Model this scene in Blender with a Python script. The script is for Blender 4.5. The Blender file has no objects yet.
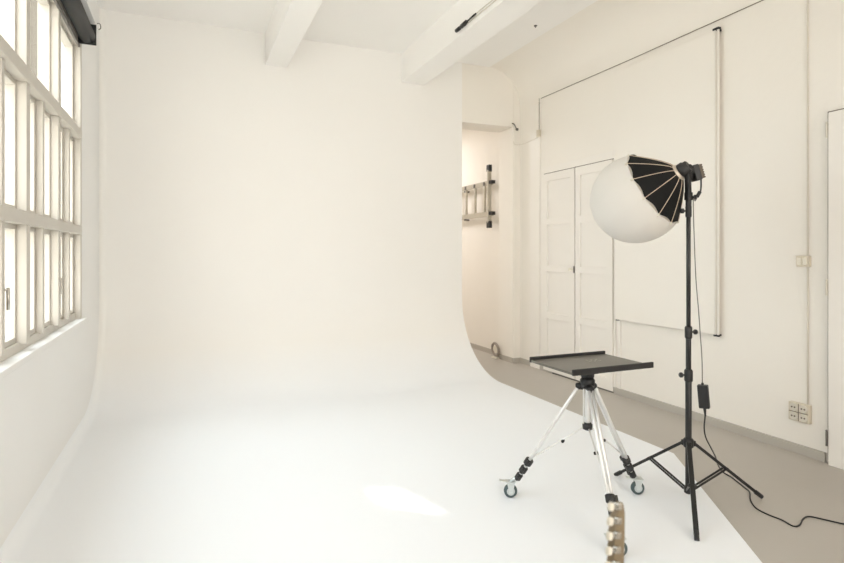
import bpy, bmesh, math, random
from mathutils import Vector, Matrix
random.seed(4)
PI = math.pi
scn = bpy.context.scene
COL = scn.collection

# ------------------------------------------------------------------ camera and survey helpers
H = 1.35                       # camera height
F = 556.0                      # focal length in pixels of an 844 px frame
TH = math.atan2(235.0, F)      # yaw to the right of the room's long axis (+Y)
CS, SN = math.cos(TH), math.sin(TH)
UC, VH = 422.0, 254.0
def P(u, v, depth):            # a surveyed point at a given distance
    a = (u-UC)/F
    return Vector((depth*(a*CS+SN), depth*(CS-a*SN), H-(v-VH)*depth/F))
def onz(u, v, z=0.0):
    return P(u, v, F*(H-z)/(v-VH))
def onx(u, v, X):
    a = (u-UC)/F
    return P(u, v, X/(a*CS+SN))
def ony(u, v, Y):
    a = (u-UC)/F
    return P(u, v, Y/(CS-a*SN))

# ------------------------------------------------------------------ materials
def srgb(r, g, b):
    f = lambda c: (c/255)/12.92 if c/255 <= .04045 else ((c/255+.055)/1.055)**2.4
    return (f(r), f(g), f(b), 1)
def mat(name, col, rough=.5, metal=0, noise=0, scale=8, bump=0, bscale=60, spec=.5, trans=0):
    m = bpy.data.materials.new(name); m.use_nodes = True
    nt = m.node_tree; b = nt.nodes['Principled BSDF']
    b.inputs['Base Color'].default_value = col
    b.inputs['Roughness'].default_value = rough
    b.inputs['Metallic'].default_value = metal
    b.inputs['Specular IOR Level'].default_value = spec
    tc = nt.nodes.new('ShaderNodeTexCoord')
    n = nt.nodes.new('ShaderNodeTexNoise'); n.inputs['Scale'].default_value = scale; n.inputs['Detail'].default_value = 5
    nt.links.new(tc.outputs['Object'], n.inputs['Vector'])
    mx = nt.nodes.new('ShaderNodeMix'); mx.data_type = 'RGBA'
    mx.inputs[6].default_value = tuple(c*(1-noise) for c in col[:3])+(1,)
    mx.inputs[7].default_value = tuple(min(1, c*(1+noise)) for c in col[:3])+(1,)
    nt.links.new(n.outputs['Fac'], mx.inputs[0])
    nt.links.new(mx.outputs[2], b.inputs['Base Color'])
    if bump:
        n2 = nt.nodes.new('ShaderNodeTexNoise'); n2.inputs['Scale'].default_value = bscale; n2.inputs['Detail'].default_value = 4
        nt.links.new(tc.outputs['Object'], n2.inputs['Vector'])
        bp = nt.nodes.new('ShaderNodeBump'); bp.inputs['Strength'].default_value = bump; bp.inputs['Distance'].default_value = .01
        nt.links.new(n2.outputs['Fac'], bp.inputs['Height']); nt.links.new(bp.outputs[0], b.inputs['Normal'])
    if trans:
        t = nt.nodes.new('ShaderNodeBsdfTranslucent'); t.inputs[0].default_value = col
        mix = nt.nodes.new('ShaderNodeMixShader'); mix.inputs[0].default_value = trans
        out = nt.nodes['Material Output']
        nt.links.new(b.outputs[0], mix.inputs[1]); nt.links.new(t.outputs[0], mix.inputs[2]); nt.links.new(mix.outputs[0], out.inputs[0])
    return m
M = {}
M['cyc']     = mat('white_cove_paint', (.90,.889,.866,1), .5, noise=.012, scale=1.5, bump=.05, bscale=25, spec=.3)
M['wall']    = mat('cream_wall_paint', (.865,.832,.775,1), .6, noise=.015, scale=2, bump=.12, bscale=18, spec=.3)
M['wall_l']  = mat('white_wall_paint', (.84,.84,.835,1), .6, noise=.015, scale=2, bump=.12, bscale=18, spec=.3)
M['ceil']    = mat('white_ceiling_paint', (.91,.90,.88,1), .7, noise=.01, scale=2, bump=.1, bscale=15, spec=.2)
M['trim']    = mat('cream_gloss_paint', (.855,.825,.775,1), .4, noise=.015, scale=6, spec=.4)
M['winpaint']= mat('window_gloss_paint', (.57,.54,.49,1), .4, noise=.03, scale=9, bump=.1, bscale=30, spec=.4)
M['floor']   = mat('grey_screed_floor', (.46,.43,.39,1), .42, noise=.05, scale=1.6, bump=.04, bscale=40, spec=.4)
M['base']    = mat('grey_skirting_paint', (.47,.44,.395,1), .6, noise=.04, scale=5)
M['gap']     = mat('shadow_gap_brown', (.20,.17,.14,1), .9)
M['conduit'] = mat('beige_plastic_conduit', (.68,.64,.56,1), .5)
M['cable_d'] = mat('dark_grey_wire', (.13,.12,.11,1), .5)
M['cable_b'] = mat('brown_grey_wire', (.20,.175,.14,1), .6)
M['socket']  = mat('beige_socket_plastic', (.66,.60,.49,1), .4, noise=.04)
M['sockhole']= mat('socket_recess', (.16,.13,.10,1), .7)
M['black']   = mat('black_powder_coat', (.012,.012,.012,1), .35, noise=.1, scale=30)
M['blackpl'] = mat('black_plastic', (.016,.016,.017,1), .45, noise=.1, scale=30)
M['fabric']  = mat('black_softbox_fabric', (.008,.0085,.0085,1), .75, noise=.2, scale=60, bump=.2, bscale=200, spec=.25)
M['rib']     = mat('beige_piping', (.62,.50,.38,1), .6)
M['ring']    = mat('champagne_metal_ring', (.62,.55,.46,1), .35, metal=.4)
M['diff']    = mat('white_diffusion_cloth', (.90,.875,.83,1), .8, noise=.01, scale=6, spec=.1, trans=.3)
M['alu']     = mat('brushed_aluminium', (.80,.80,.79,1), .32, metal=.55, noise=.04, scale=40)
M['zinc']    = mat('bright_zinc', (.66,.70,.70,1), .3, metal=.8, noise=.05, scale=30)
M['castgrey']= mat('teal_grey_rubber', (.06,.09,.095,1), .5)
M['castcore']= mat('pale_wheel_core', (.55,.60,.60,1), .4)
M['tray']    = mat('dark_grey_tray_top', (.13,.12,.10,1), .38, noise=.1, scale=20, spec=.6)
M['brown']   = mat('brown_heatsink', (.11,.085,.06,1), .5)
M['laddal']  = mat('worn_aluminium_ladder', (.52,.49,.42,1), .4, metal=.5, noise=.1, scale=20)
M['wood']    = mat('maple_wood', (.21,.16,.095,1), .45, noise=.25, scale=14)
M['cream']   = mat('cream_tuner_button', (.80,.76,.66,1), .35)
M['chrome']  = mat('nickel_tuner', (.55,.53,.49,1), .25, metal=.9)
M['greyring']= mat('grey_ring_plastic', (.33,.29,.25,1), .5)
M['blind']   = mat('charcoal_blind_fabric', (.018,.020,.021,1), .6, noise=.2, scale=12)
M['bodyred'] = mat('amber_guitar_lacquer', (.35,.14,.04,1), .2, noise=.2, scale=5)
M['outside_pale']  = mat('pale_matt_outside', (.6,.56,.5,1), .9, noise=.05)
def cove_daylight_tint():
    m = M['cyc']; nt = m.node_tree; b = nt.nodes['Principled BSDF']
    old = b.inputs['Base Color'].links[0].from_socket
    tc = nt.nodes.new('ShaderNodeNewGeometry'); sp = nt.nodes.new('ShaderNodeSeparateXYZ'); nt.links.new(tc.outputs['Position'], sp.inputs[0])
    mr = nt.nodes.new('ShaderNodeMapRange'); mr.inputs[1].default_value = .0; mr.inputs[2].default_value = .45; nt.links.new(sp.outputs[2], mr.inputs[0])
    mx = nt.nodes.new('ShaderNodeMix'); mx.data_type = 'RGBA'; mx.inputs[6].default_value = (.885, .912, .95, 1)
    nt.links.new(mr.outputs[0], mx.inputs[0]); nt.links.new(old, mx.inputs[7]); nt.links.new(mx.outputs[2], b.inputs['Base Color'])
cove_daylight_tint()            # cool daylight on the floor painted into the colour, fading up the cove
def glass_mat():
    m = bpy.data.materials.new('window_glass'); m.use_nodes = True; nt = m.node_tree
    nt.nodes.remove(nt.nodes['Principled BSDF'])
    t = nt.nodes.new('ShaderNodeBsdfTransparent'); t.inputs[0].default_value = (.95,.96,.95,1)
    g = nt.nodes.new('ShaderNodeBsdfGlossy'); g.inputs['Roughness'].default_value = .03
    mx = nt.nodes.new('ShaderNodeMixShader')
    mx.inputs[0].default_value = .05; nt.links.new(t.outputs[0], mx.inputs[1]); nt.links.new(g.outputs[0], mx.inputs[2])
    nt.links.new(mx.outputs[0], nt.nodes['Material Output'].inputs[0])
    return m
M['glass'] = glass_mat()

# ------------------------------------------------------------------ mesh builder
def frame_of(d):
    d = d.normalized()
    a = Vector((0,0,1)) if abs(d.z) < .9 else Vector((1,0,0))
    x = a.cross(d).normalized(); y = d.cross(x).normalized()
    return x, y, d
class MB:
    def __init__(s): s.bm = bmesh.new()
    def poly(s, pts):
        vs = [s.bm.verts.new(p) for p in pts]
        return s.bm.faces.new(vs)
    def box(s, c, size, rot=None, bevel=0):
        r = bmesh.ops.create_cube(s.bm, size=1)
        vs = r['verts']
        R = rot.to_4x4() if rot is not None else Matrix.Identity(4)
        bmesh.ops.transform(s.bm, matrix=Matrix.Translation(c) @ R @ Matrix.Diagonal((*size, 1)), verts=vs)
        if bevel:
            es = list({e for v in vs for e in v.link_edges})
            bmesh.ops.bevel(s.bm, geom=es, offset=bevel, segments=2, affect='EDGES', profile=.6)
        return s
    def mm(s, lo, hi, bevel=0):
        lo, hi = Vector(lo), Vector(hi)
        return s.box((lo+hi)/2, hi-lo, None, bevel)
    def lathe(s, o, d, prof, n=24, cap=True, start=0.0, smooth=True):   # prof: (t along d, radius)
        o = Vector(o); x, y, z = frame_of(Vector(d))
        rings = []
        for t, r in prof:
            rings.append([s.bm.verts.new(o+z*t+(x*math.cos(start+2*PI*k/n)+y*math.sin(start+2*PI*k/n))*r) for k in range(n)])
        for i in range(len(rings)-1):
            for k in range(n):
                f = s.bm.faces.new((rings[i][k], rings[i][(k+1)%n], rings[i+1][(k+1)%n], rings[i+1][k])); f.smooth = smooth
        if cap:
            s.bm.faces.new(rings[0][::-1]); s.bm.faces.new(rings[-1])
        return s
    def rod(s, a, b, r, r2=None, n=14):
        a, b = Vector(a), Vector(b); L = (b-a).length
        r2 = r if r2 is None else r2
        e = min(.15*r, .1*L)
        return s.lathe(a, b-a, [(0, r-e), (e, r), (L-e, r2), (L, r2-e)], n)
    def bar(s, a, b, w, h, up=None):             # rectangular bar
        a, b = Vector(a), Vector(b); d = (b-a)
        z = d.normalized(); u = Vector(up) if up is not None else Vector((0,0,1))
        x = u.cross(z).normalized(); y = z.cross(x)
        R = Matrix((x, y, z)).transposed()
        return s.box((a+b)/2, (w, h, d.length), R, min(w, h)*.15)
    def tube(s, pts, r, n=8):
        pts = [Vector(p) for p in pts]
        rings = []; x = None
        for i, p in enumerate(pts):
            d = (pts[min(i+1, len(pts)-1)]-pts[max(i-1, 0)]).normalized()
            if x is None: x, y, _ = frame_of(d)
            x = (x-d*x.dot(d)).normalized(); y = d.cross(x)
            rings.append([s.bm.verts.new(p+(x*math.cos(2*PI*k/n)+y*math.sin(2*PI*k/n))*r) for k in range(n)])
        for i in range(len(rings)-1):
            for k in range(n):
                f = s.bm.faces.new((rings[i][k], rings[i][(k+1)%n], rings[i+1][(k+1)%n], rings[i+1][k])); f.smooth = True
        s.bm.faces.new(rings[0][::-1]); s.bm.faces.new(rings[-1])
        return s
    def torus(s, c, axis, R, r, n=32, m=10):
        c = Vector(c); x, y, z = frame_of(Vector(axis)); rings = []
        for i in range(n):
            a = 2*PI*i/n; e = x*math.cos(a)+y*math.sin(a)
            rings.append([s.bm.verts.new(c+e*(R+r*math.cos(2*PI*k/m))+z*(r*math.sin(2*PI*k/m))) for k in range(m)])
        for i in range(n):
            for k in range(m):
                f = s.bm.faces.new((rings[i][k], rings[(i+1)%n][k], rings[(i+1)%n][(k+1)%m], rings[i][(k+1)%m])); f.smooth = True
        return s
    def prism(s, outline, ax, h):                 # outline: 3D points, extruded by vector ax*h
        o = [Vector(p) for p in outline]; e = Vector(ax)*h
        a = [s.bm.verts.new(p) for p in o]; b = [s.bm.verts.new(p+e) for p in o]
        s.bm.faces.new(a[::-1]); s.bm.faces.new(b)
        for i in range(len(o)):
            j = (i+1) % len(o); s.bm.faces.new((a[i], a[j], b[j], b[i]))
        return s
    def build(s, name, m, parent=None, loc=None, normals=True):
        if normals: bmesh.ops.recalc_face_normals(s.bm, faces=s.bm.faces)
        me = bpy.data.meshes.new(name)
        org = Vector(loc) if loc is not None else None
        if parent is not None: org = WORLD[parent.name]
        if org is not None: bmesh.ops.translate(s.bm, vec=-org, verts=s.bm.verts)
        s.bm.to_mesh(me); s.bm.free(); me.materials.append(m)
        o = bpy.data.objects.new(name, me); COL.objects.link(o)
        if parent is not None: o.parent = parent; WORLD[o.name] = org
        else:
            if org is not None: o.location = org
            WORLD[o.name] = org if org is not None else Vector((0,0,0))
        return o
WORLD = {}
def thing(name, loc, label=None, cat=None, group=None, kind=None):
    o = bpy.data.objects.new(name, None); COL.objects.link(o); o.location = loc; o.empty_display_size = .1
    WORLD[o.name] = Vector(loc)
    return tag(o, label, cat, group, kind)
def tag(o, label=None, cat=None, group=None, kind=None):
    for k, v in (('label', label), ('category', cat), ('group', group), ('kind', kind)):
        if v: o[k] = v
    return o
def struct(o, label=None): 
    o['kind'] = 'structure'
    if label: o['label'] = label
    return o
def smooth_path(pts, n=8):
    pts = [Vector(p) for p in pts]; out = []
    q = [pts[0]]+pts+[pts[-1]]
    for i in range(1, len(q)-2):
        p0, p1, p2, p3 = q[i-1:i+3]
        for k in range(n):
            t = k/n
            out.append(.5*((2*p1)+(p2-p0)*t+(2*p0-5*p1+4*p2-p3)*t*t+(3*p1-p0-3*p2+p3)*t**3))
    out.append(pts[-1]); return out

# ------------------------------------------------------------------ the room
XL, XR, D, ZC = -.741, 3.82, 5.90, 3.62
YR = -4.0
XE = 3.01                     # free right edge of the painted cove
SILL, WTOP, WEND = .865, 2.95, 4.85
WBEG = 1.1
CZ = .012                      # the painted floor sheet is this thick
RY, RZ, RF = .90, .84, .06     # cove reach, cove height, small left fillet

# profile of the cove in (y, z), from the top of the wall to the floor's front edge, with inward normals
prof = [(D, ZC, 0), (D, 2.4, 0)]
NS = 40
for i in range(NS+1):
    f = PI/2*i/NS
    prof.append((D-RY*(1-math.cos(f)), RZ*(1-math.sin(f))+CZ, f))
YF = -1.2
for y in (4.6, 4.2, 3.6, 2.78, 2.0, 1.2, .4, -.4, YF): prof.append((y, CZ, PI/2))
def nrm(f):
    a, b = math.cos(f)/RY, math.sin(f)/RZ
    L = math.hypot(a, b); return (-a/L, b/L)
P1, P2 = onz(669, 456, CZ), onz(762.5, 563, CZ)
def xedge(y):
    if y >= 2.78: return XE
    return max(.3, XE+(y-2.78)*(P2.x-XE)/(P2.y-2.78))
b = MB(); bm = b.bm
NP = 10; rows = []; left_edge = []
def finish(rows, bm):
    for i in range(len(rows)-1):
        for k in range(len(rows[0])-1):
            fc = bm.faces.new((rows[i][k], rows[i][k+1], rows[i+1][k+1], rows[i+1][k])); fc.smooth = True
for (y, z, f) in prof:
    ny, nz = nrm(f)
    row = [bm.verts.new((XL, y+ny*(RF+.01), z+nz*(RF+.01)))]
    for k in range(NP+1):
        ps = PI/2*k/NP
        x = XL+RF*(1-math.cos(ps)); off = RF*(1-math.sin(ps))
        row.append(bm.verts.new((x, y+ny*off, z+nz*off)))
    left_edge.append(row[0].co.copy())
    for k in range(1, 13):
        row.append(bm.verts.new((XL+RF+(xedge(y)-XL-RF)*k/12, y, z)))
    rows.append(row)
ns = next(i for i, p in enumerate(prof) if p[0] == 4.6)
b2 = MB()
rows2 = [[b2.bm.verts.new(v.co) for v in row] for row in rows[ns:]]
for row in rows[ns+1:]:
    for v in row: bm.verts.remove(v)
finish(rows[:ns+1], bm); finish(rows2, b2.bm)
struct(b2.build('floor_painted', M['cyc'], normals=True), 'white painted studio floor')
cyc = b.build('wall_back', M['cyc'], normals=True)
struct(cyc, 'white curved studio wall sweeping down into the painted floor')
# free edge of the cove: a thin painted edge and its filled flank
b = MB()
flank = [(XE, y, z) for (y, z, f) in prof if y > 4.95]+[(XE, 5.0, 0), (XE, D, 0)]
b.poly(flank)
ys = [p for p in prof if p[0] <= 5.001]
for i in range(len(ys)-1):
    (y0, z0, _), (y1, z1, _) = ys[i], ys[i+1]
    b.poly([(xedge(y0), y0, z0), (xedge(y1), y1, z1), (xedge(y1), y1, 0), (xedge(y0), y0, 0)])
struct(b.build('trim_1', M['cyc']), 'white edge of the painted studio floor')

# left wall
b = MB()
pts = sorted({(round(c.y, 4), round(c.z, 4)) for c in left_edge if c.z < 3.6})
lo = [(y, z) for y, z in pts if y <= D-RF-.0005]
def lowz(y):
    for i in range(len(lo)-1):
        if lo[i][0] <= y <= lo[i+1][0]:
            t = (y-lo[i][0])/max(1e-6, lo[i+1][0]-lo[i][0]); return lo[i][1]+t*(lo[i+1][1]-lo[i][1])
    return lo[-1][1] if y > lo[-1][0] else CZ+RF+.01
yy = sorted({y for y, z in lo}|{WEND, WBEG, -.4})
yy = [y for y in yy if y >= WBEG]
for i in range(len(yy)-1):
    y0, y1 = yy[i], yy[i+1]
    if y1 <= WEND+1e-6:
        b.poly([(XL, y0, lowz(y0)), (XL, y1, lowz(y1)), (XL, y1, SILL), (XL, y0, SILL)])
        b.poly([(XL, y0, WTOP), (XL, y1, WTOP), (XL, y1, ZC), (XL, y0, ZC)])
    else:
        b.poly([(XL, y0, lowz(y0)), (XL, y1, lowz(y1)), (XL, y1, ZC), (XL, y0, ZC)])
ylast = yy[-1]
if ylast < D-RF: b.poly([(XL, ylast, lowz(ylast)), (XL, D-RF, lowz(ylast)), (XL, D-RF, ZC), (XL, ylast, ZC)])
b.poly([(XL, YR, 0), (XL, WBEG, 0), (XL, WBEG, ZC), (XL, YR, ZC)])
b.poly([(XL, WBEG, 0), (XL, YF, 0), (XL, YF, SILL), (XL, WBEG, SILL)])
TW = .12   # wall thickness behind the face
for (z0, z1) in ((0, SILL), (WTOP, ZC)):
    b.poly([(XL-TW, WBEG-.3, z0), (XL-TW, WEND+.3, z0), (XL-TW, WEND+.3, z1), (XL-TW, WBEG-.3, z1)])
for y in (WBEG, WEND): b.poly([(XL, y, SILL), (XL-TW, y, SILL), (XL-TW, y, WTOP), (XL, y, WTOP)])
b.poly([(XL, WBEG, WTOP), (XL, WEND, WTOP), (XL-TW, WEND, WTOP), (XL-TW, WBEG, WTOP)])
b.poly([(XL, WBEG, SILL), (XL, WEND, SILL), (XL-TW, WEND, SILL), (XL-TW, WBEG, SILL)])
b.poly([(XL-TW, WEND, 0), (XL-TW, D+.3, 0), (XL-TW, D+.3, ZC), (XL-TW, WEND, ZC)])
b.poly([(XL-TW, YR, 0), (XL-TW, WBEG, 0), (XL-TW, WBEG, ZC), (XL-TW, YR, ZC)])
struct(b.build('wall_left', M['wall_l']), 'white wall below and around the tall windows')

# floor
b = MB(); b.mm((XL-.3, YR, -.1), (XR+.3, 10.0, 0)); struct(b.build('floor', M['floor']), 'smooth warm grey floor')

# right wall: plaster wall with a coved top
b = MB(); ZK = 3.185; RC = ZC-ZK
b.poly([(XR, YR, 0), (XR, D, 0), (XR, D, ZK), (XR, YR, ZK)])
prev = None
for i in range(17):
    f = PI/2*i/16
    p = (XR-RC*(1-math.cos(f)), ZK+RC*math.sin(f))
    if prev:
        fc = b.poly([(prev[0], YR, prev[1]), (prev[0], D, prev[1]), (p[0], D, p[1]), (p[0], YR, p[1])]); fc.smooth = True
    prev = p
bmesh.ops.remove_doubles(b.bm, verts=b.bm.verts, dist=1e-4)
struct(b.build('wall_right', M['wall']), 'cream wall with doors, panel and conduit')

# back wall plane beyond the cove's edge: lintel over the opening and the pillar
XP, YP, LZ = 3.717, 6.245, 2.92
b = MB()
b.mm((XE, D, LZ), (XP, YP, 3.9))
struct(b.build('wall_lintel', M['wall']), 'cream lintel over the opening to the ladder room')
b = MB()
b.mm((XP, D, 0), (XR+.3, YP, 3.9), .012)
struct(b.build('wall_pillar', M['wall']), 'cream pillar between the opening and the double door')
b = MB(); b.mm((XL-.3, D+.0015, 0), (XE-.001, D+.30, 3.9)); struct(b.build('wall_partition', M['wall']), 'masonry behind the curved wall')
# ladder room
XW = 3.795
b = MB(); b.mm((XW, YP, 0), (XW+.2, 10.0, 3.4)); struct(b.build('wall_annex', M['wall']), 'cream wall of the ladder room')
b = MB(); b.mm((1.2, 9.8, 0), (XW, 10.0, 3.4)); b.mm((1.0, YP, 0), (1.2, 10, 3.4)); b.mm((1.0, YP, 3.3), (XW+.2, 10.0, 3.45))
struct(b.build('ceiling_annex', M['wall']), 'ceiling and far walls of the ladder room')
# rear wall behind the camera with a wide daylight opening
b = MB()
b.mm((XL-.3, YR-.2, 0), (XR+.3, YR, .9)); b.mm((XL-.3, YR-.2, 3.1), (XR+.3, YR, ZC+.3))
b.mm((XL-.3, YR-.2, .9), (0.1, YR, 3.1)); b.mm((3.5, YR-.2, .9), (XR+.3, YR, 3.1))
struct(b.build('wall_rear', M['wall']), 'cream wall behind')
# ceiling
b = MB(); b.mm((XL-.3, YR-.2, ZC), (XR+.3, D+.02, ZC+.2)); struct(b.build('ceiling', M['ceil']), 'white ceiling')
ZB = 3.296
for i, (x0, x1) in enumerate(((.741, .963), (2.24, 2.52))):
    b = MB(); b.mm((x0, YR, ZB), (x1, D, ZC+.01), .006)
    struct(b.build('ceiling_beam', M['ceil']), ('white ceiling beam on the left', 'white ceiling beam carrying the thin rail')[i])
# skirting
BH = .062
b = MB(); b.mm((XR-.018, 2.30, 0), (XR, D, BH)); b.mm((XR-.018, YR, 0), (XR, 1.3, BH)); struct(b.build('baseboard_right', M['base']))
b = MB(); b.mm((XP, D-.015, 0), (XR-.018, D, BH)); struct(b.build('baseboard_pillar', M['base']))
b = MB(); b.mm((XP-.015, D, 0), (XP, YP, BH)); b.mm((XW-.015, YP, 0), (XW, 9.8, BH)); struct(b.build('baseboard_annex', M['base']))

# ------------------------------------------------------------------ the window wall
win = thing('window_1', (XL, 1.8, SILL), 'tall many-paned white painted window wall along the left side', kind='structure')
XG = XL-.075                                    # glass plane
def wY(u): a = (u-UC)/F; return XL*(CS-a*SN)/(a*CS+SN)
cols = [WEND-.045+.0]                           # centres of the uprights, from the far end
step = .372
ycs = [WEND-.03-step*i for i in range(11)]
z1, z2 = (1.495, 1.56), (2.205, 2.275)          # the two transoms
b = MB()
b.mm((XL-.10, WEND-.05, SILL), (XL+.012, WEND, WTOP), .004); b.mm((XL-.10, WBEG, SILL), (XL+.012, WBEG+.05, WTOP), .004)
b.mm((XL-.10, WBEG, WTOP-.05), (XL+.012, WEND, WTOP), .004); b.mm((XL-.10, WBEG, SILL), (XL-.02, WEND, SILL+.05), .004)
b.build('window_frame', M['winpaint'], win)
b = MB(); b.mm((XL-.10, WBEG-.02, SILL-.028), (XL+.045, WEND+.02, SILL+.004), .006); b.build('window_sill', M['wall_l'], win)
for z0, zt in (z1, z2):
    b = MB(); b.mm((XL-.10, WBEG+.05, z0), (XL+.02, WEND-.04, zt), .006); b.build('transom', M['winpaint'], win)
rows_z = ((SILL+.05, z1[0]), (z1[1], z2[0]), (z2[1], WTOP-.05))
for i, y in enumerate(ycs[1:]):
    wide = (i % 2 == 1)
    w = .034 if wide else .022
    b = MB(); b.mm((XL-.10, y-w, SILL+.04), (XL+(.010 if wide else .0), y+w, WTOP-.04 if wide else z2[0]+.01), .004); b.build('mullion', M['winpaint'], win)
for i in range(len(ycs)-1):
    ya, yb = ycs[i+1]+.022, ycs[i]-.022
    if ya < WBEG+.05: ya = WBEG+.05
    if yb-ya < .1: continue
    for r, (za, zb) in enumerate(rows_z):
        s = .026
        if r == 2:
            if i % 2: continue
            ya = max(WBEG+.05, ycs[min(i+2, len(ycs)-1)]+.034)
        b = MB()
        xs0, xs1 = XL-.092, XL-.034
        b.mm((xs0, ya, za), (xs1, ya+s, zb), .003); b.mm((xs0, yb-s, za), (xs1, yb, zb), .003)
        b.mm((xs0, ya+s, za), (xs1, yb-s, za+s), .003); b.mm((xs0, ya+s, zb-s), (xs1, yb-s, zb), .003)
        sash = b.build('sash', M['winpaint'], win)
        g = MB(); g.mm((XG-.003, ya+s*.5, za+s*.5), (XG+.001, yb-s*.5, zb-s*.5)); g.build('pane', M['glass'], sash)
        if r == 0 and i in (1, 4, 7):
            h = MB(); hx = XL-.028; hy = ya+.014
            h.box((hx, hy, 1.19), (.012, .018, .08), None, .003); h.rod((hx, hy, 1.19), (hx+.04, hy, 1.19), .006); h.rod((hx+.036, hy, 1.20), (hx+.036, hy, 1.10), .007)
            h.build('window_handle', M['chrome'], sash)
# black roller blind above the window
ybl = 4.70
rb = thing('roller_blind', (XL+.09, ybl, 2.99), 'rolled-up charcoal roller blind above the left windows', 'blind')
b = MB(); b.lathe((XL+.068, 0.4, 2.945), (0,1,0), [(0,.054), (ybl-.4, .054)], 24); b.build('rolled_fabric', M['blind'], rb)
b = MB(); b.mm((XL+.004, .4, 2.865), (XL+.020, ybl+.03, 2.885), .003); b.build('bottom_bar', M['cable_d'], rb)
b = MB(); b.mm((XL, .4, 3.035), (XL+.125, ybl+.10, 3.075), .004); b.build('headrail', M['wall_l'], rb)
b = MB(); b.mm((XL+.004, ybl, 2.885), (XL+.126, ybl+.010, 3.04), .002); b.build('end_bracket', M['blind'], rb)
b = MB(); b.tube(smooth_path([(XL+.125, ybl+.04, 3.06), (XL+.145, ybl+.04, 3.06), (XL+.15, ybl+.04, 3.03), (XL+.135, ybl+.04, 3.015)], 5), .003); b.build('hook', M['cable_d'], rb)

# ------------------------------------------------------------------ double door in the right wall
def rY(u, X=XR): a = (u-UC)/F; return X*(CS-a*SN)/(a*CS+SN)
dd = thing('door_1', (XR, 4.80, 0), 'cream panelled double door in the right wall beyond the lamp', kind='structure')
y0, ym, y1 = 4.235, 4.804, 5.379; zt = 2.277
b = MB()
b.mm((XR-.016, y1, 0), (XR, y1+.07, zt+.075), .003); b.mm((XR-.016, y0-.02, 0), (XR, y0, zt+.075), .003); b.mm((XR-.016, y0, zt), (XR, y1, zt+.075), .003)
b.build('door_frame', M['trim'], dd)
b = MB(); b.mm((XR-.020, ym-.0065, .01), (XR-.001, ym+.0065, zt)); b.mm((XR-.014, y1-.0075, .01), (XR-.001, y1, zt)); b.mm((XR-.014, y0, zt-.0095), (XR-.001, y1, zt)); b.build('gap', M['gap'], dd)
def leaf(b, X, ya, yb, za, zb, rails, st=.075, th=.03):
    b.mm((X-th*.45, ya, za), (X-.002, yb, zb))
    b.mm((X-th, ya, za), (X-th*.4, ya+st, zb), .003); b.mm((X-th, yb-st, za), (X-th*.4, yb, zb), .003)
    zs = [za+.05]+list(rails)+[zb-.04]
    for z, h in [(za+.06, .12)]+[(r, .07) for r in rails]+[(zb-.045, .09)]:
        b.mm((X-th, ya+st-.002, max(za, z-h/2)), (X-th*.4, yb-st+.002, min(zb, z+h/2)), .003)
for ya, yb in ((y0+.004, ym-.007), (ym+.007, y1-.008)):
    b = MB(); leaf(b, XR, ya, yb, .02, zt-.010, (.649, 1.183, 1.717)); lf = b.build('door_leaf', M['trim'], dd)
    if ya > 4.7:
        k = MB(); k.rod((XR-.03, ya+.03, 1.185), (XR-.06, ya+.03, 1.185), .006); k.lathe((XR-.056, ya+.03, 1.185), (-1,0,0), [(0,.008), (.006,.018), (.02,.018), (.026,.008)], 16)
        k.build('knob', M['cream'], lf)
        k = MB(); k.mm((XR-.034, ya-.002, 1.15), (XR-.029, ya+.014, 1.22)); k.build('escutcheon', M['cable_d'], lf)
# the narrow pilaster strip left of it
b = MB(); b.mm((XR-.02, rY(541), 0), (XR, rY(531.5), 3.12), .004); struct(b.build('trim_2', M['trim']), 'cream strip beside the double door')
b = MB(); b.mm((XR-.012, 4.150, 0), (XR, 4.185, .72), .003); struct(b.build('trim_3', M['trim']), 'narrow cream post below the large panel')

# single door at the right edge
d2 = thing('door_2', (XR, 1.85, 0), 'cream panelled door at the right with dark gap and hinges', kind='structure')
ya, yb, zt2 = 1.40, rY(832), 2.256
b = MB(); b.mm((XR-.030, ya-.012, .0), (XR-.0005, yb+.008, zt2+.008)); b.build('gap', M['gap'], d2)
b = MB(); leaf(b, XR, ya, yb, .0, zt2, (1.05,), .11, .04); b.build('door_leaf', M['trim'], d2)
for z in (.165, 1.13, 2.14):
    b = MB(); b.rod((XR-.045, yb+.006, z-.045), (XR-.045, yb+.006, z+.045), .006); b.lathe((XR-.045, yb+.006, z+.045), (0,0,1), [(0,.004), (.006,.008), (.014,.003)], 10)
    b.build('hinge', M['cable_d'] if z < .5 else M['conduit'], d2)

# large hanging panel
XPn = XR-.045
pa, pb = rY(718.5, XPn), rY(615.5, XPn)
pan = thing('hanging_panel', (XPn, (pa+pb)/2, .70), 'large cream panel hanging flat on the right wall behind the lamp', 'panel')
b = MB(); b.mm((XPn-.004, pa+.03, .725), (XPn+.012, pb, 3.085), .003); b.build('sheet', M['wall'], pan)
for y in (pa+.004, pa+.030):
    b = MB(); b.rod((XPn+.002, y, .725), (XPn+.002, y, 3.085), .009); b.build('side_rail', M['trim'], pan)
b = MB(); b.box((XPn+.002, pa+.017, 3.092), (.03, .055, .016), None, .003); b.mm((XPn, pa+.01, 3.08), (XR, pa+.026, 3.095)); b.build('top_bracket', M['blackpl'], pan)
b = MB(); b.box((XPn+.002, pa+.017, .718), (.022, .045, .014), None, .003); b.mm((XPn, pa+.01, .715), (XR, pa+.026, .727)); b.build('bottom_bracket', M['blackpl'], pan)
b = MB(); b.mm((XPn, pb-.02, .715), (XR, pb-.004, .73)); b.build('bottom_bracket', M['blackpl'], pan)
b = MB(); b.mm((XPn+.012, pa+.06, .72), (XR-.001, pa+.08, 3.06)); b.mm((XPn+.012, pb-.06, .74), (XR-.001, pb-.04, 3.06)); b.build('batten', M['trim'], pan)

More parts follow.
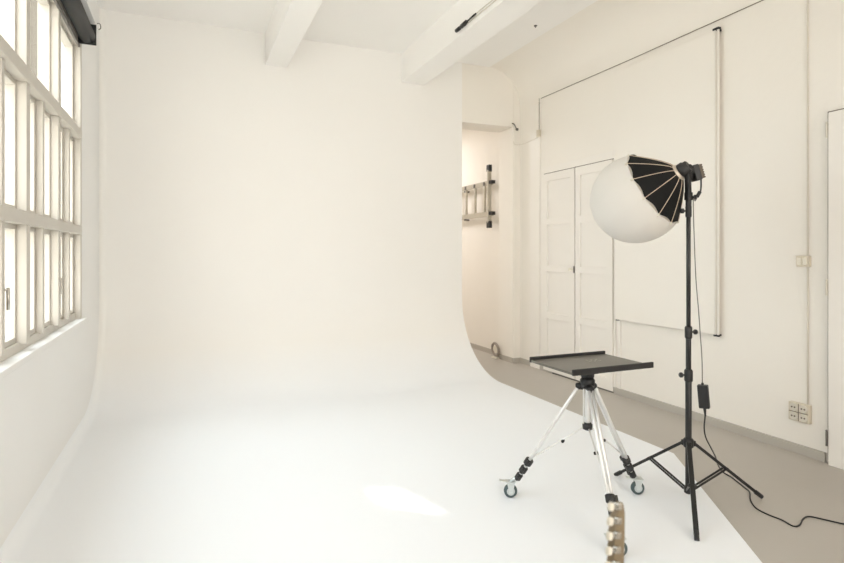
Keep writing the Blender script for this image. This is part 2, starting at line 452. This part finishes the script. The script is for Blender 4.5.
# conduits and electrical boxes
yc = rY(808.5)
b = MB(); b.rod((XR-.009, yc, .34), (XR-.009, yc, 1.27), .0052, n=10); b.rod((XR-.009, yc, 1.33), (XR-.009, yc, 3.20), .0052, n=10)
o = b.build('conduit', M['conduit'], loc=(XR, yc, 1.6)); tag(o, 'thin beige vertical conduit running up the right wall from the sockets', 'conduit')
zc = 3.17
b = MB()
b.tube([(XR-.006, 1.4, zc+.012), (XR-.006, 3.0, zc+.004), (XR-.006, 4.0, zc-.004), (XR-.006, rY(541.5), zc)], .0036)
b.tube([(XR-.026, rY(541), zc), (XR-.026, rY(541), 2.80)], .0032)
o = b.build('wall_cable', M['cable_b'], loc=(XR, 3.5, zc)); tag(o, 'dark thin cable running along the top of the right wall', 'cable')
jb = thing('junction_box', (XR-.02, rY(541), 2.76), 'small cream junction box high beside the double door', 'electrical box')
b = MB(); b.box((XR-.035, rY(541), 2.76), (.03, .05, .08), None, .006); b.build('housing', M['socket'], jb)
b = MB(); b.tube(smooth_path([(XR-.03, rY(541), 2.72), (XR-.02, D-.12, 2.70), (XP+.03, D-.008, 2.705), (XP+.002, D-.008, 2.74)], 6), .003); b.build('cable', M['conduit'], jb)
sw = thing('light_switch', (XR, rY(805), 1.30), 'beige twin light switch on the conduit at mid height', 'light switch')
ys0, ys1 = rY(811.5), rY(798.5)
b = MB(); b.mm((XR-.028, ys0, 1.265), (XR, ys1, 1.338), .005); b.build('switch_plate', M['socket'], sw)
for k in range(2):
    yk = ys0+(ys1-ys0)*(.29+.42*k)
    b = MB(); b.box((XR-.030, yk, 1.30), (.010, (ys1-ys0)*.32, .045), None, .003); b.build('rocker', M['cream'], sw)
so = thing('socket_block', (XR, rY(801), .27), 'beige block of four power sockets low on the right wall', 'power socket')
sa, sb = rY(812), rY(791.5); za, zb = .222, .346
b = MB(); b.mm((XR-.032, sa, za), (XR, sb, zb), .004); b.build('housing', M['socket'], so)
for i in range(2):
    for j in range(2):
        yk = sa+(sb-sa)*(.26+.48*i); zk = za+(zb-za)*(.26+.48*j)
        b = MB(); b.torus((XR-.033, yk, zk), (1,0,0), .024, .004, 24, 8); b.lathe((XR-.036, yk, zk), (1,0,0), [(0,.0215), (.004,.0215)], 20)
        ot = b.build('outlet', M['conduit'], so)
        b = MB()
        for s in (-1, 1): b.lathe((XR-.0385, yk+s*.0095, zk), (1,0,0), [(0,.0055), (.004,.0055)], 10)
        b.build('pin_hole', M['sockhole'], ot)
b = MB(); b.mm((XR-.034, sa+.004, (za+zb)/2-.002), (XR-.030, sb-.004, (za+zb)/2+.002)); b.mm((XR-.034, (sa+sb)/2-.002, za+.004), (XR-.030, (sa+sb)/2+.002, zb-.004)); b.build('seam', M['sockhole'], so)

# thin rail on the beam with black end fitting
ye = ony(460, 28, 1).y
ra = onx(460, 28, 2.225)
zr = ra.z
rl = thing('cable_rail', (2.24, ra.y, zr), 'thin double wire rail on the side of the ceiling beam with black end clamp', 'wire rail')
b = MB(); b.tube([(2.228, ra.y-.12, zr+.012), (2.228, 1.0, zr+.012)], .0035); b.tube([(2.228, ra.y-.12, zr-.012), (2.228, 1.0, zr-.012)], .0035); b.build('wire', M['conduit'], rl)
b = MB(); b.rod((2.222, ra.y+.07, zr), (2.222, ra.y, zr), .017, n=12); b.rod((2.222, ra.y-.03, zr), (2.222, ra.y-.13, zr+.004), .019, n=12); b.rod((2.222, ra.y-.20, zr+.008), (2.222, ra.y-.27, zr+.010), .007, n=10); b.rod((2.222, ra.y, zr), (2.222, ra.y-.30, zr+.008), .007, n=8)
b.build('end_clamp', M['blackpl'], rl)
hk = onz(535.5, 25.5, ZC)
b = MB(); b.lathe((hk.x, hk.y, ZC), (0,0,-1), [(0,.016), (.006,.016), (.012,.006), (.02,.006)], 12)
tag(b.build('ceiling_hook', M['cable_d'], loc=(hk.x, hk.y, ZC)), 'tiny dark hook in the ceiling right of the second beam', 'hook')
b = MB(); q = Vector((XP+.02, D, 2.93))
b.tube(smooth_path([(XP-.02, D-.004, 2.965), (XP+.0, D-.02, 2.955), (XP+.02, D-.02, 2.93), (XP+.045, D-.006, 2.90)], 5), .006); b.box((XP+.05, D-.012, 2.895), (.03, .024, .03), None, .004)
tag(b.build('wall_hook', M['cable_d'], loc=q), 'small dark hook at the top corner of the pillar', 'hook')

# ------------------------------------------------------------------ aluminium ladder hung sideways in the back room
XA = XW-.075
def aY(u): a = (u-UC)/F; return XA*(CS-a*SN)/(a*CS+SN)
yb0 = aY(491.5); k = (XA/((491.5-UC)/F*CS+SN))/F
zt_, zb_ = H+(VH-165)*k, H+(VH-228)*k
zr1, zr0 = H+(VH-182.5)*k, H+(VH-213.5)*k
ld = thing('ladder', (XA, yb0, zr0), 'aluminium ladder hung sideways on the wall of the back room', 'ladder')
for z in (zr0, zr1):
    b = MB(); b.bar((XA, yb0-.03, z), (XA, 9.3, z), .028, .065, (0,0,1)); b.build('side_rail', M['laddal'], ld)
b = MB(); b.bar((XA-.035, yb0, zb_+.07), (XA-.035, yb0, zt_-.07), .03, .055, (1,0,0)); sb_ = b.build('stabiliser_bar', M['laddal'], ld)
for z0, z1_ in ((zb_, zb_+.09), (zt_-.09, zt_)):
    b = MB(); b.box((XA-.035, yb0, (z0+z1_)/2), (.05, .07, .09), None, .008); b.build('rubber_foot', M['blackpl'], sb_)
for z in (zr0, zr1):
    b = MB(); b.box((XA-.02, yb0-.05, z), (.06, .07, .045), None, .004); b.build('bracket', M['blackpl'], ld)
y = aY(485)
while y < 9.2:
    b = MB(); b.rod((XA, y, zr0), (XA, y, zr1), .017, n=12); b.build('rung', M['laddal'], ld)
    b = MB(); b.box((XA-.018, y, zr1-.0), (.012, .04, .05), None, .003); b.build('rung_plate', M['cable_d'], ld)
    y += .27
for yq, zq in ((7.2, zr1), (9.0, zr1), (7.2, zr0)):
    b = MB(); b.mm((XA, yq, zq-.055), (XW, yq+.03, zq-.033)); b.build('wall_bracket', M['cable_d'], ld)
# ring at the foot of the pillar
rc = onx(495.5, 347, XP-.035); Rr = .098
rc.z = Rr+.016
b = MB(); b.torus((rc.x, rc.y, rc.z), (1, 0, .12), Rr-.018, .017, 36, 10)
rg = tag(b.build('ring', M['greyring'], loc=(rc.x, rc.y, 0)), 'small round grey ring leaning on the wall at the foot of the opening', 'ring')
b = MB(); b.lathe((rc.x, rc.y, rc.z), (1,0,.12), [(-.006,.05), (.006,.05)], 20); b.build('hub', M['cream'], rg)
b = MB(); b.mm((rc.x-.028, rc.y-.06, 0), (rc.x+.028, rc.y+.06, .018), .004); b.build('foot', M['cream'], rg)

# ------------------------------------------------------------------ light stand
SC = Vector((2.52, 2.228, 0))
fa, fb, fc_ = onz(762, 497, .012), onz(615, 475, .012), onz(697, 541, .012)
ls = thing('light_stand', (SC.x, SC.y, 0), 'tall black tripod light stand on the edge of the white floor', 'light stand')
V3 = lambda z, dx=0, dy=0: Vector((SC.x+dx, SC.y+dy, z))
b = MB(); b.rod(V3(.055), V3(.70), .0165); b.build('lower_pole', M['black'], ls)
b = MB(); b.rod(V3(.69), V3(.95), .0140); b.build('middle_pole', M['black'], ls)
b = MB(); b.rod(V3(.94), V3(1.61), .0115); b.build('upper_pole', M['black'], ls)
camr = Vector((CS, -SN, 0))
for z, r, sgn in ((.69, .022, -1), (.925, .019, 1), (1.585, .016, -1)):
    b = MB(); b.lathe(V3(z-.035), (0,0,1), [(0,r*.85), (.006,r), (.058,r), (.066,r*.8)], 18)
    cl = b.build('collar', M['blackpl'], ls)
    k = MB(); c = V3(z); e = camr*sgn
    k.rod(c+e*r*.8, c+e*(r+.016), .005); k.lathe(c+e*(r+.010), e, [(0,.010), (.003,.014), (.014,.014), (.018,.010)], 10); k.build('knob', M['blackpl'], cl)
b = MB(); b.lathe(V3(.295), (0,0,1), [(0,.021), (.006,.026), (.045,.026), (.052,.019)], 18); b.build('leg_collar', M['blackpl'], ls)
b = MB(); b.lathe(V3(.045), (0,0,1), [(0,.016), (.005,.023), (.035,.023), (.042,.018)], 18); b.build('lower_hub', M['blackpl'], ls)
for ft in (fa, fb, fc_):
    hd = Vector((ft.x-SC.x, ft.y-SC.y, 0)).normalized()
    top = V3(.318)+hd*.03
    b = MB(); b.bar(top, ft+(top-ft).normalized()*.03, .024, .016, (0,0,1)); b.bar(V3(.318), top+hd*.006, .026, .03, (0,0,1)); lg = b.build('leg', M['black'], ls)
    k = MB(); k.rod(ft+(top-ft).normalized()*.05, ft, .0122, .0118); k.build('rubber_foot', M['blackpl'], lg)
    mid = top.lerp(ft, .46)
    for s in (-1, 1):
        sd = Vector((-hd.y, hd.x, 0))*.012*s
        b = MB(); b.bar(V3(.068)+hd*.02+sd, mid+sd, .004, .011, (0,0,1)); b.build('brace', M['black'], ls)
    k = MB(); sd = Vector((-hd.y, hd.x, 0)); k.rod(mid-sd*.02, mid+sd*.02, .009, n=10); k.build('rivet', M['blackpl'], lg)

# ------------------------------------------------------------------ studio lamp head and lantern softbox
FW = Vector((SN, CS, 0)); UP = Vector((0,0,1))
vr = (P(660, 190, 1)-Vector((0, 0, H))).normalized()
sr = (camr-vr*vr.dot(camr)).normalized(); su = sr.cross(vr).normalized()
ax = ((sr*-.83 + su*-.58).normalized()*.965 + vr*.26).normalized()       # direction the lantern points
hp = P(681.5, 170.5, 3.033)                                  # centre of the mounting ring
sl = thing('studio_light', hp, 'black studio lamp head on top of the light stand', 'studio lamp')
b = MB()
b.lathe(hp, -ax, [(-.015,.030), (-.005,.040), (.020,.040), (.024,.034), (.040,.034), (.044,.028)], 28); b.build('lamp_body', M['blackpl'], sl)
perp = ax.cross(camr.cross(ax)).normalized()
side = ax.cross(UP).normalized()                         # horizontal, across the lamp
upn = side.cross(ax).normalized()
if upn.z < 0: upn = -upn
bc = P(697, 172.5, 3.05)
bn = (camr*.96+UP*.27-FW*.05).normalized(); bu = (UP-bn*UP.dot(bn)).normalized(); bs = bu.cross(bn)
R = Matrix((bs, bu, bn)).transposed()
b = MB(); b.box(bc-bn*.012, (.075, .088, .034), R, .006); b.build('driver_box', M['blackpl'], sl)
b = MB(); b.box(bc+bn*.013, (.062, .078, .018), R, .003)
for i in range(6): b.box(bc+bn*.023+bu*(-.034+.0136*i), (.056, .008, .005), R)
b.build('heatsink', M['brown'], sl)
b = MB(); b.rod(hp-ax*.04, bc-bn*.02-bu*.015, .018, n=12); b.rod(bc-bn*.02+bu*.032, bc-bn*.045+bu*.030, .010, n=12); b.build('neck', M['blackpl'], sl)
top = V3(1.585)
b = MB(); b.rod(V3(1.600), V3(1.655), .015, n=16); b.box(V3(1.665), (.036, .030, .045), None, .006)
b.bar(V3(1.65), hp-ax*.02-upn*.030, .028, .022, (1,0,0)); b.build('mounting_bracket', M['blackpl'], sl)
k = MB(); c = V3(1.66); k.rod(c, c+camr*.035, .006, n=10); k.lathe(c+camr*.028, camr, [(0,.010), (.004,.014), (.014,.014)], 10); k.build('tilt_knob', M['blackpl'], sl)

sbx = thing('lantern_softbox', hp+ax*.02, 'white lantern softbox with black ribbed back fitted to the studio lamp', 'softbox')
o0 = hp+ax*.018; T, Rm, r0 = .158, .232, .040
NR = 12
def shell_r(t): return r0+(Rm-r0)*(t/T)**.80
b = MB(); b.lathe(o0, ax, [(-.010,.040), (-.008,.045), (.024,.053), (.028,.049)], 32); b.build('speed_ring', M['ring'], sbx)
# black panels, one mesh, slightly sunk between the ribs
x_, y_, z_ = frame_of(ax)
def rim_pt(t, ang, r): return o0+z_*t+(x_*math.cos(ang)+y_*math.sin(ang))*r
b = MB(); NSUB = 6; NT = 12; ST = PI/NR*.6
rings = []
for i in range(NT+1):
    t = T*i/NT; ring = []
    for k in range(NR*NSUB):
        fr = (k % NSUB)/NSUB
        ang = ST+2*PI*k/(NR*NSUB)
        sag = 1-.030*math.sin(PI*fr)*(i/NT)
        tt = t-.012*math.sin(PI*fr)*(i/NT) if i == NT else t
        ring.append(b.bm.verts.new(rim_pt(tt, ang, shell_r(t)*sag)))
    rings.append(ring)
n_ = NR*NSUB
for i in range(NT):
    for k in range(n_):
        f = b.bm.faces.new((rings[i][k], rings[i][(k+1)%n_], rings[i+1][(k+1)%n_], rings[i+1][k])); f.smooth = False
b.build('black_shell', M['fabric'], sbx)
for k in range(NR):
    ang = ST+2*PI*k/NR
    b = MB(); b.tube([rim_pt(T*i/12, ang, shell_r(T*i/12)+.0015) for i in range(13)], .0021, 6); rb_ = b.build('rib', M['rib'], sbx)
    b = MB(); b.rod(rim_pt(T-.004, ang, Rm+.001), rim_pt(T+.012, ang, Rm+.002), .0065, n=8); b.build('rib_tip', M['cream'], rb_)
# diffuser: most of a sphere beyond the rim
dc = .112; Rs = math.hypot(Rm-.003, dc)
pr = []
a0 = math.atan2(Rm-.003, -dc)
for i in range(30):
    a = a0*(1-i/29)
    pr.append((T+dc+Rs*math.cos(a), max(.0015, Rs*math.sin(a))))
b = MB(); rings = []; n_ = 96
for t, r in pr:
    rings.append([b.bm.verts.new(rim_pt(t, ST+2*PI*k/n_, r*(1-.010*abs(math.sin(PI*k/8))))) for k in range(n_)])
for i in range(len(rings)-1):
    for k in range(n_):
        f = b.bm.faces.new((rings[i][k], rings[i][(k+1)%n_], rings[i+1][(k+1)%n_], rings[i+1][k])); f.smooth = True
b.bm.faces.new(rings[-1])
b.build('diffuser', M['diff'], sbx)

# power cord with adapter
dp = 3.02
c0 = bc+bn*.01-bu*.044
cord = thing('power_cord', (SC.x+.1, SC.y, 0), 'black power cord with adapter hanging beside the light stand', 'power cord')
pA = [c0, P(701, 186, 3.02), P(700.5, 191, 3.02)]
b = MB(); b.tube(smooth_path(pA+[P(698.8, 193.5, 3.02)], 6), .0042); b.build('lead', M['blackpl'], cord)
b = MB(); b.rod(P(700, 191.5, 3.02), P(697, 197, 3.02), .0095, n=12); b.build('inline_plug', M['blackpl'], cord)
b = MB(); b.tube(smooth_path([P(697.2, 197, 3.02), P(695, 201, 3.02), P(693.6, 198.5, 3.02), P(693.2, 204, 3.02), P(694.3, 240, 3.02), P(696, 280, 3.01), P(698.5, 310, 3.0), P(700.3, 335, 3.0), P(702, 360, 2.99), P(702.3, 385, 2.99)], 8), .0026); b.build('upper_lead', M['cable_d'], cord)
pa0, pa1 = P(702.6, 385, 2.99), P(704.6, 408, 2.99)
dz_ = (pa1-pa0)
b = MB()
zz = dz_.normalized(); xx = (camr*.8-FW*.6); xx = (xx-zz*xx.dot(zz)).normalized(); yy_ = zz.cross(xx)
b.box((pa0+pa1)/2, (.052, .034, .125), Matrix((xx, yy_, zz)).transposed(), .005); b.rod(pa0-zz*.012, pa0+zz*.006, .006, .008, n=10); b.rod(pa1-zz*.01, pa1+zz*.045, .009, .004, n=10)
b.build('adapter', M['blackpl'], cord)
fl = [P(705.2, 415, 2.99), P(704.2, 428, 2.99), P(706, 438, 3.0), P(711, 448, 3.05), P(715.5, 457, 3.17), P(718.5, 466, 3.33), onz(723.5, 472.5, .012), onz(732, 477.5, .005), onz(744, 487, .004), onz(749.5, 492, .004), onz(750.5, 500, .004), onz(756, 508, .004), onz(768, 514.5, .004), onz(782, 520, .004), onz(793, 526, .004), onz(799.5, 525, .004), onz(803, 519, .004), onz(809, 516.5, .004), onz(822, 519, .004), onz(844, 524, .004), onz(880, 531, .004), onz(930, 520, .004)]
b = MB(); b.tube(smooth_path(fl, 6), .0038); b.build('floor_lead', M['blackpl'], cord)

# ------------------------------------------------------------------ rolling tripod with tray
TC = Vector((1.922, 2.336, 0))
FL_, FR_ = onz(510.5, 497, CZ), onz(637.5, 494, CZ)
mid = (FL_+FR_)/2; pd = Vector((-(FR_-FL_).y, (FR_-FL_).x, 0)).normalized()
if pd.y > 0: pd = -pd
side_len = (FR_-FL_).length
TC = Vector((mid.x, mid.y, 0))+pd*side_len/math.sqrt(3)/2
FF = TC+pd*side_len/math.sqrt(3)-camr*.006; FF.z = CZ
tp = thing('rolling_tripod', (TC.x, TC.y, CZ), 'aluminium tripod on casters with dark grey laptop tray', 'tripod')
T3 = lambda z: Vector((TC.x, TC.y, z))
b = MB(); b.rod(T3(.455), T3(.70), .0135, n=16)
b.rod(T3(.46)+camr*.02, T3(.66)+camr*.02, .004, n=8); b.rod(T3(.46)-camr*.02, T3(.66)-camr*.02, .004, n=8)
b.build('centre_column', M['alu'], tp)
b = MB(); b.lathe(T3(.655), (0,0,1), [(0,.022), (.006,.034), (.045,.038), (.055,.030), (.06,.026)], 20)
for ft in (FL_, FR_, FF):
    hd = Vector((ft.x-TC.x, ft.y-TC.y, 0)).normalized(); b.rod(T3(.668)+hd*.020, T3(.660)+hd*.058, .021, .017, n=12)
b.build('spider', M['blackpl'], tp)
b = MB(); b.lathe(T3(.712), (0,0,1), [(0,.026), (.004,.034), (.03,.034), (.034,.044), (.064,.046)], 20); b.box(T3(.745), (.085, .07, .024), None, .004); b.build('head', M['blackpl'], tp)
b = MB(); b.rod(P(552.5, 373, 2.87), P(613.5, 392.5, 2.95), .0028, n=8); b.build('locking_rod', M['cable_d'], tp)
b = MB(); b.lathe(T3(.440), (0,0,1), [(0,.012), (.006,.024), (.03,.026), (.04,.016)], 16); b.build('brace_hub', M['blackpl'], tp)
for ft in (FL_, FR_, FF):
    hd = Vector((ft.x-TC.x, ft.y-TC.y, 0)).normalized(); sd = Vector((-hd.y, hd.x, 0))
    a_ = T3(.655)+hd*.050
    e_ = Vector((ft.x, ft.y, 0))-hd*.035; e_.z = .115
    dL = (e_-a_)
    b = MB()
    q1 = a_+dL*.80
    for s in (-1, 1): b.rod(a_+sd*.010*s, q1+sd*.010*s, .0085, n=12)
    lg = b.build('leg', M['alu'], tp)
    b = MB(); b.rod(a_+dL*.70, a_+dL*.97, .0085, n=12); b.build('leg_extension', M['alu'], lg)
    dn = dL.normalized()
    for f in (.80, .885, .965):
        c = a_+dL*f
        front = (hd*dn.z*-1+UP*hd.dot(dn)).normalized()
        b = MB(); rr = .0225-.002*((f-.8)/.08)
        b.lathe(c-dn*.019, dn, [(0,rr*.8), (.004,rr), (.034,rr), (.038,rr*.8)], 14)
        b.box(c+sd*(rr+.004), (.016, .016, .028), Matrix((sd, dn.cross(sd), dn)).transposed(), .003)
        b.build('leg_clamp', M['blackpl'], lg)
    # brace from the hub to the leg
    bp_ = a_+dL*.76
    b = MB(); b.rod(T3(.452)+hd*.02, bp_, .0042, n=10); br = b.build('brace', M['alu'], tp)
    c = T3(.452).lerp(bp_, .42)
    k = MB(); k.rod(c-sd*.010, c+sd*.014, .008, n=10); k.build('brace_knob', M['blackpl'], br)
    # caster
    wd = camr                         # wheel rolling sideways to the camera
    wx = FW
    W = Vector((ft.x, ft.y, CZ+.036))
    cs = MB()
    st_ = Vector((e_.x, e_.y, 0))
    cs.rod((W.x, W.y, .098), (e_.x, e_.y, .125), .011, n=12)
    cs.lathe((W.x, W.y, .086), (0,0,1), [(0,.022), (.012,.022)], 18)
    for s in (-1, 1):
        cs.prism([W+wx*.017*s+camr*-.022+UP*.050, W+wx*.017*s+camr*.022+UP*.050, W+wx*.017*s+camr*.009+UP*-.009, W+wx*.017*s-camr*.009+UP*-.009], wx*s, .003)
    cs.box(W+UP*.051, (.052, .046, .004), Matrix((camr, wx, UP)).transposed())
    cs.rod(W-wx*.024, W+wx*.024, .005, n=10)
    cas = cs.build('caster', M['zinc'], tp)
    k = MB(); k.lathe(W-wx*.013, wx, [(0,.022), (.001,.034), (.006,.0365), (.020,.0365), (.025,.034), (.026,.022)], 28); k.build('tyre', M['castgrey'], cas)
    k = MB(); k.lathe(W-wx*.0145, wx, [(0,.022), (.029,.022)], 24); k.build('wheel_core', M['castcore'], cas)
    k = MB(); k.bar(W+UP*.050-camr*.015, W+UP*.058-camr*.062, .030, .004, (0,0,1)); k.build('brake_lever', M['zinc'], cas)
# tray
c4 = [onz(529.5, 360, .79), onz(602.5, 353, .79), onz(653, 364, .79), onz(575, 373, .79)]
cen = sum(c4, Vector())/4
tx0 = (c4[0].x+c4[3].x)/2; tx1 = (c4[1].x+c4[2].x)/2; ty1 = (c4[0].y+c4[1].y)/2; ty0 = (c4[2].y+c4[3].y)/2
b = MB(); b.mm((tx0+.004, ty0, .776), (tx1-.004, ty1, .788), .002); tr = b.build('tray', M['tray'], tp)
for yv in (ty0, ty1):
    b = MB(); b.mm((tx0, yv-.006, .774), (tx1, yv+.006, .804), .004)
    b.build('lip', M['blackpl'], tr)
b = MB()
for i in range(3):
    for j in range(2): b.lathe((cen.x+.02+.03*i, cen.y+.02+.03*j, .7875), (0,0,1), [(0,.006), (.0012,.006)], 10)
b.build('screw_head', M['chrome'], tr)['kind'] = 'stuff'

# ------------------------------------------------------------------ guitar in the foreground
GX = P(616, 520, .95)
gt = P(618.5, 501, .95)
gd = 0.62
ga = Vector((.0, .0, 1.0))
lean = (gt-P(616, 563, .93)).normalized()
base = gt-lean*(gt.z/lean.z)
gu = thing('guitar', (base.x, base.y, CZ), 'wooden guitar headstock with cream tuners in the foreground before the tripod', 'guitar')
vd = Vector((GX.x, GX.y, 0)).normalized()            # viewing direction in plan
rt = Vector((vd.y, -vd.x, 0))
rotg = Matrix.Rotation(math.radians(57), 3, 'Z')
wdir = -(rotg @ rt)                                   # across the headstock, towards the tuners
wdir = (wdir-lean*wdir.dot(lean)).normalized()
if wdir.dot(rt) > 0: wdir = -wdir
ndir = wdir.cross(lean).normalized()
G = lambda w, n, l: gt+wdir*w+ndir*n+lean*l
hs = [(w_*.50, l_) for w_, l_ in [(-.016, -.004), (-.006, 0), (.010, -.006), (.026, -.022), (.030, -.05), (.028, -.16), (.020, -.185), (.0, -.192), (-.020, -.185), (-.030, -.15), (-.026, -.06), (-.022, -.02)]]
b = MB(); b.prism([G(w, -.006, l) for w, l in hs], ndir, .013)
bmesh.ops.bevel(b.bm, geom=list(b.bm.edges), offset=.002, segments=1, affect='EDGES')
b.build('headstock', M['wood'], gu)
for i in range(6):
    l = -.006-.0225*i
    b = MB(); b.box(G(.012, -.008, l), (.012, .010, .012), Matrix((wdir, ndir, lean)).transposed(), .003)
    b.rod(G(.016, -.008, l), G(.030, -.008, l), .0026, n=8); b.rod(G(.004, -.01, l), G(.004, .014, l), .003, n=10)
    tn = b.build('tuner', M['chrome'], gu)
    k = MB(); k.box(G(.034, -.008, l), (.011, .008, .013), Matrix((wdir, ndir, lean)).transposed(), .0035); k.build('button', M['cream'], tn)
b = MB(); b.prism([G(-.021, -.012, -.18), G(.021, -.012, -.18), G(.028, -.014, -.62), G(-.028, -.014, -.62)], ndir, .022)
b.build('neck', M['wood'], gu)
out = []
for i in range(40):
    a = 2*PI*i/40; r = .15+.028*math.cos(2*a)+.012*math.cos(a)
    out.append(G(math.sin(a)*r*.98, -.022, -.72-math.cos(a)*-.155*1.05-.0))
b = MB(); b.prism(out, ndir, .042); b.build('body', M['bodyred'], gu)
st = thing('guitar_stand', (base.x, base.y, CZ), 'black floor stand with round bars holding the guitar', 'guitar stand')
bot = G(0, 0, -.88)
b = MB()
for s in (-1, 1):
    b.rod(G(.06*s, .045, -.875), Vector((bot.x, bot.y, CZ))+wdir*.18*s+ndir*.12, .008, n=10) if False else b.rod(G(.06*s, .05, -.870), Vector((bot.x+wdir.x*.18*s+ndir.x*.10, bot.y+wdir.y*.18*s+ndir.y*.10, CZ+.008)), .008, n=10)
    b.rod(G(.06*s, .05, -.885), G(.06*s, -.06, -.885), .008, n=10)
    b.rod(G(.06*s, .05, -.870), G(-.06*s, .05, -.870), .008, n=10)
b.rod(G(0, .05, -.87), Vector((bot.x-ndir.x*.22, bot.y-ndir.y*.22, CZ+.008)), .008, n=10)
b.build('frame', M['black'], st)

# ------------------------------------------------------------------ outside
M['wing'] = mat('beige_render_outside', (.12,.108,.09,1), .9, noise=.08, scale=.6)
b = MB(); b.mm((-14, 9.0, -3), (-1.5, 16, 9.0))
struct(b.build('building_wing', M['wing']), 'beige wing of the building seen through the windows')
b = MB(); b.mm((-40, -30, -3.2), (-1.4, 30, -3.0)); struct(b.build('ground_outside', M['outside_pale']), 'pale ground outside')

patch = [onz(360, 491, CZ), onz(405, 486.5, CZ), onz(464, 517, CZ), onz(390, 505.5, CZ)]
XO = -20.0  # unseen sun blocker added here; its opening shapes the sunlit patch on the floor
hole = [Vector((XO, p.y+.85*(p.x-XO), CZ+1.37*(p.x-XO))) for p in patch]
hc = sum(hole, Vector())/4
outer = [Vector((XO, hc.y-5.5, 35)), Vector((XO, hc.y+4, 35)), Vector((XO, hc.y+4, -3)), Vector((XO, hc.y-5.5, -3))]
hole.sort(key=lambda q: math.atan2(q.z-hc.z, q.y-hc.y)); outer.sort(key=lambda q: math.atan2(q.z-hc.z, q.y-hc.y))
b = MB()
for i in range(4):
    j = (i+1) % 4; e = Vector((-.06, 0, 0))
    b.poly([outer[i], outer[j], hole[j], hole[i]]); b.poly([outer[i]+e, outer[j]+e, hole[j]+e, hole[i]+e])
    b.poly([outer[i], outer[j], outer[j]+e, outer[i]+e])
struct(b.build('sun_blocker', M['outside_pale']), 'unseen sheet added outside to block the sun, with a gap shaping the floor patch')

# ------------------------------------------------------------------ daylight
w = bpy.data.worlds.new('sky'); scn.world = w; w.use_nodes = True
bg = w.node_tree.nodes['Background']
nt = w.node_tree
tcw = nt.nodes.new('ShaderNodeTexCoord'); sx = nt.nodes.new('ShaderNodeSeparateXYZ'); nt.links.new(tcw.outputs['Generated'], sx.inputs[0])
mr = nt.nodes.new('ShaderNodeMapRange'); mr.inputs[1].default_value = .3; mr.inputs[2].default_value = -.7; nt.links.new(sx.outputs[1], mr.inputs[0])
mxw = nt.nodes.new('ShaderNodeMix'); mxw.data_type = 'RGBA'; mxw.inputs[6].default_value = (.84, .925, 1.0, 1); mxw.inputs[7].default_value = (1.0, .95, .89, 1)
nt.links.new(mr.outputs[0], mxw.inputs[0]); nt.links.new(mxw.outputs[2], bg.inputs[0])
bg.inputs[1].default_value = 5.0
def portal(loc, rot, sx, sy):
    l = bpy.data.lights.new('window_portal', 'AREA'); l.shape = 'RECTANGLE'; l.size = sx; l.size_y = sy
    l.cycles.is_portal = True
    o = bpy.data.objects.new('window_portal', l); COL.objects.link(o); o.location = loc; o.rotation_euler = rot
portal((XL-.16, (WBEG+WEND)/2, (SILL+WTOP)/2), (0, -PI/2, 0), WTOP-SILL, WEND-WBEG)
portal((1.8, YR-.1, 2.0), (PI/2, 0, 0), 3.4, 2.2)
def area(name, loc, rot, sx, sy, power, col):
    l = bpy.data.lights.new(name, 'AREA'); l.shape = 'RECTANGLE'; l.size = sx; l.size_y = sy; l.energy = power; l.color = col
    o = bpy.data.objects.new(name, l); COL.objects.link(o); o.location = loc; o.rotation_euler = rot
    return o
def sun(name, direction, energy, angle, col):
    l = bpy.data.lights.new(name, 'SUN'); l.energy = energy; l.angle = math.radians(angle); l.color = col
    o = bpy.data.objects.new(name, l); COL.objects.link(o)
    o.rotation_euler = Vector(direction).to_track_quat('-Z', 'Y').to_euler(); o.location = (-6, 2, 8)
    return o
sun('hazy_sun', (1, .30, -1.8), 3.7, 70, (.78, .90, 1.0))
sd_ = Vector((1, -.85, -1.37))
sun('sun', sd_, 9, .12, (1.0, .97, .92))
# unseen fill lights added: warm ones behind the viewpoint, one in the back room
for i, y in enumerate((-2.6, -1.2)):
    area('fill_light', (1.6, y, ZB-.1), (0, 0, 0), 1.2, .3, 12, (1.0, .88, .74))
area('fill_light_annex', (2.6, 8.0, 3.25), (0, 0, 0), .8, .8, 40, (1.0, .97, .96))

# ------------------------------------------------------------------ camera
cd = bpy.data.cameras.new('camera'); co = bpy.data.objects.new('camera', cd); COL.objects.link(co)
co.location = (0, 0, H); co.rotation_euler = (PI/2, 0, -TH)
cd.sensor_width = 36; cd.lens = F/844*36; cd.shift_x = 0; cd.shift_y = -(281.5-VH)/844
cd.clip_start = .05
cd.dof.use_dof = True; cd.dof.focus_distance = 3.1; cd.dof.aperture_fstop = 4.0
scn.camera = co
scn.view_settings.view_transform = 'Standard'; scn.view_settings.look = 'None'
scn.view_settings.gamma = 1; scn.view_settings.use_curve_mapping = False
scn.view_settings.exposure = 0.08
c = scn.cycles
c.use_denoising = True; c.denoiser = 'OPENIMAGEDENOISE'
c.max_bounces = 14; c.diffuse_bounces = 10; c.glossy_bounces = 4; c.transparent_max_bounces = 16; c.transmission_bounces = 6
c.sample_clamp_indirect = 8
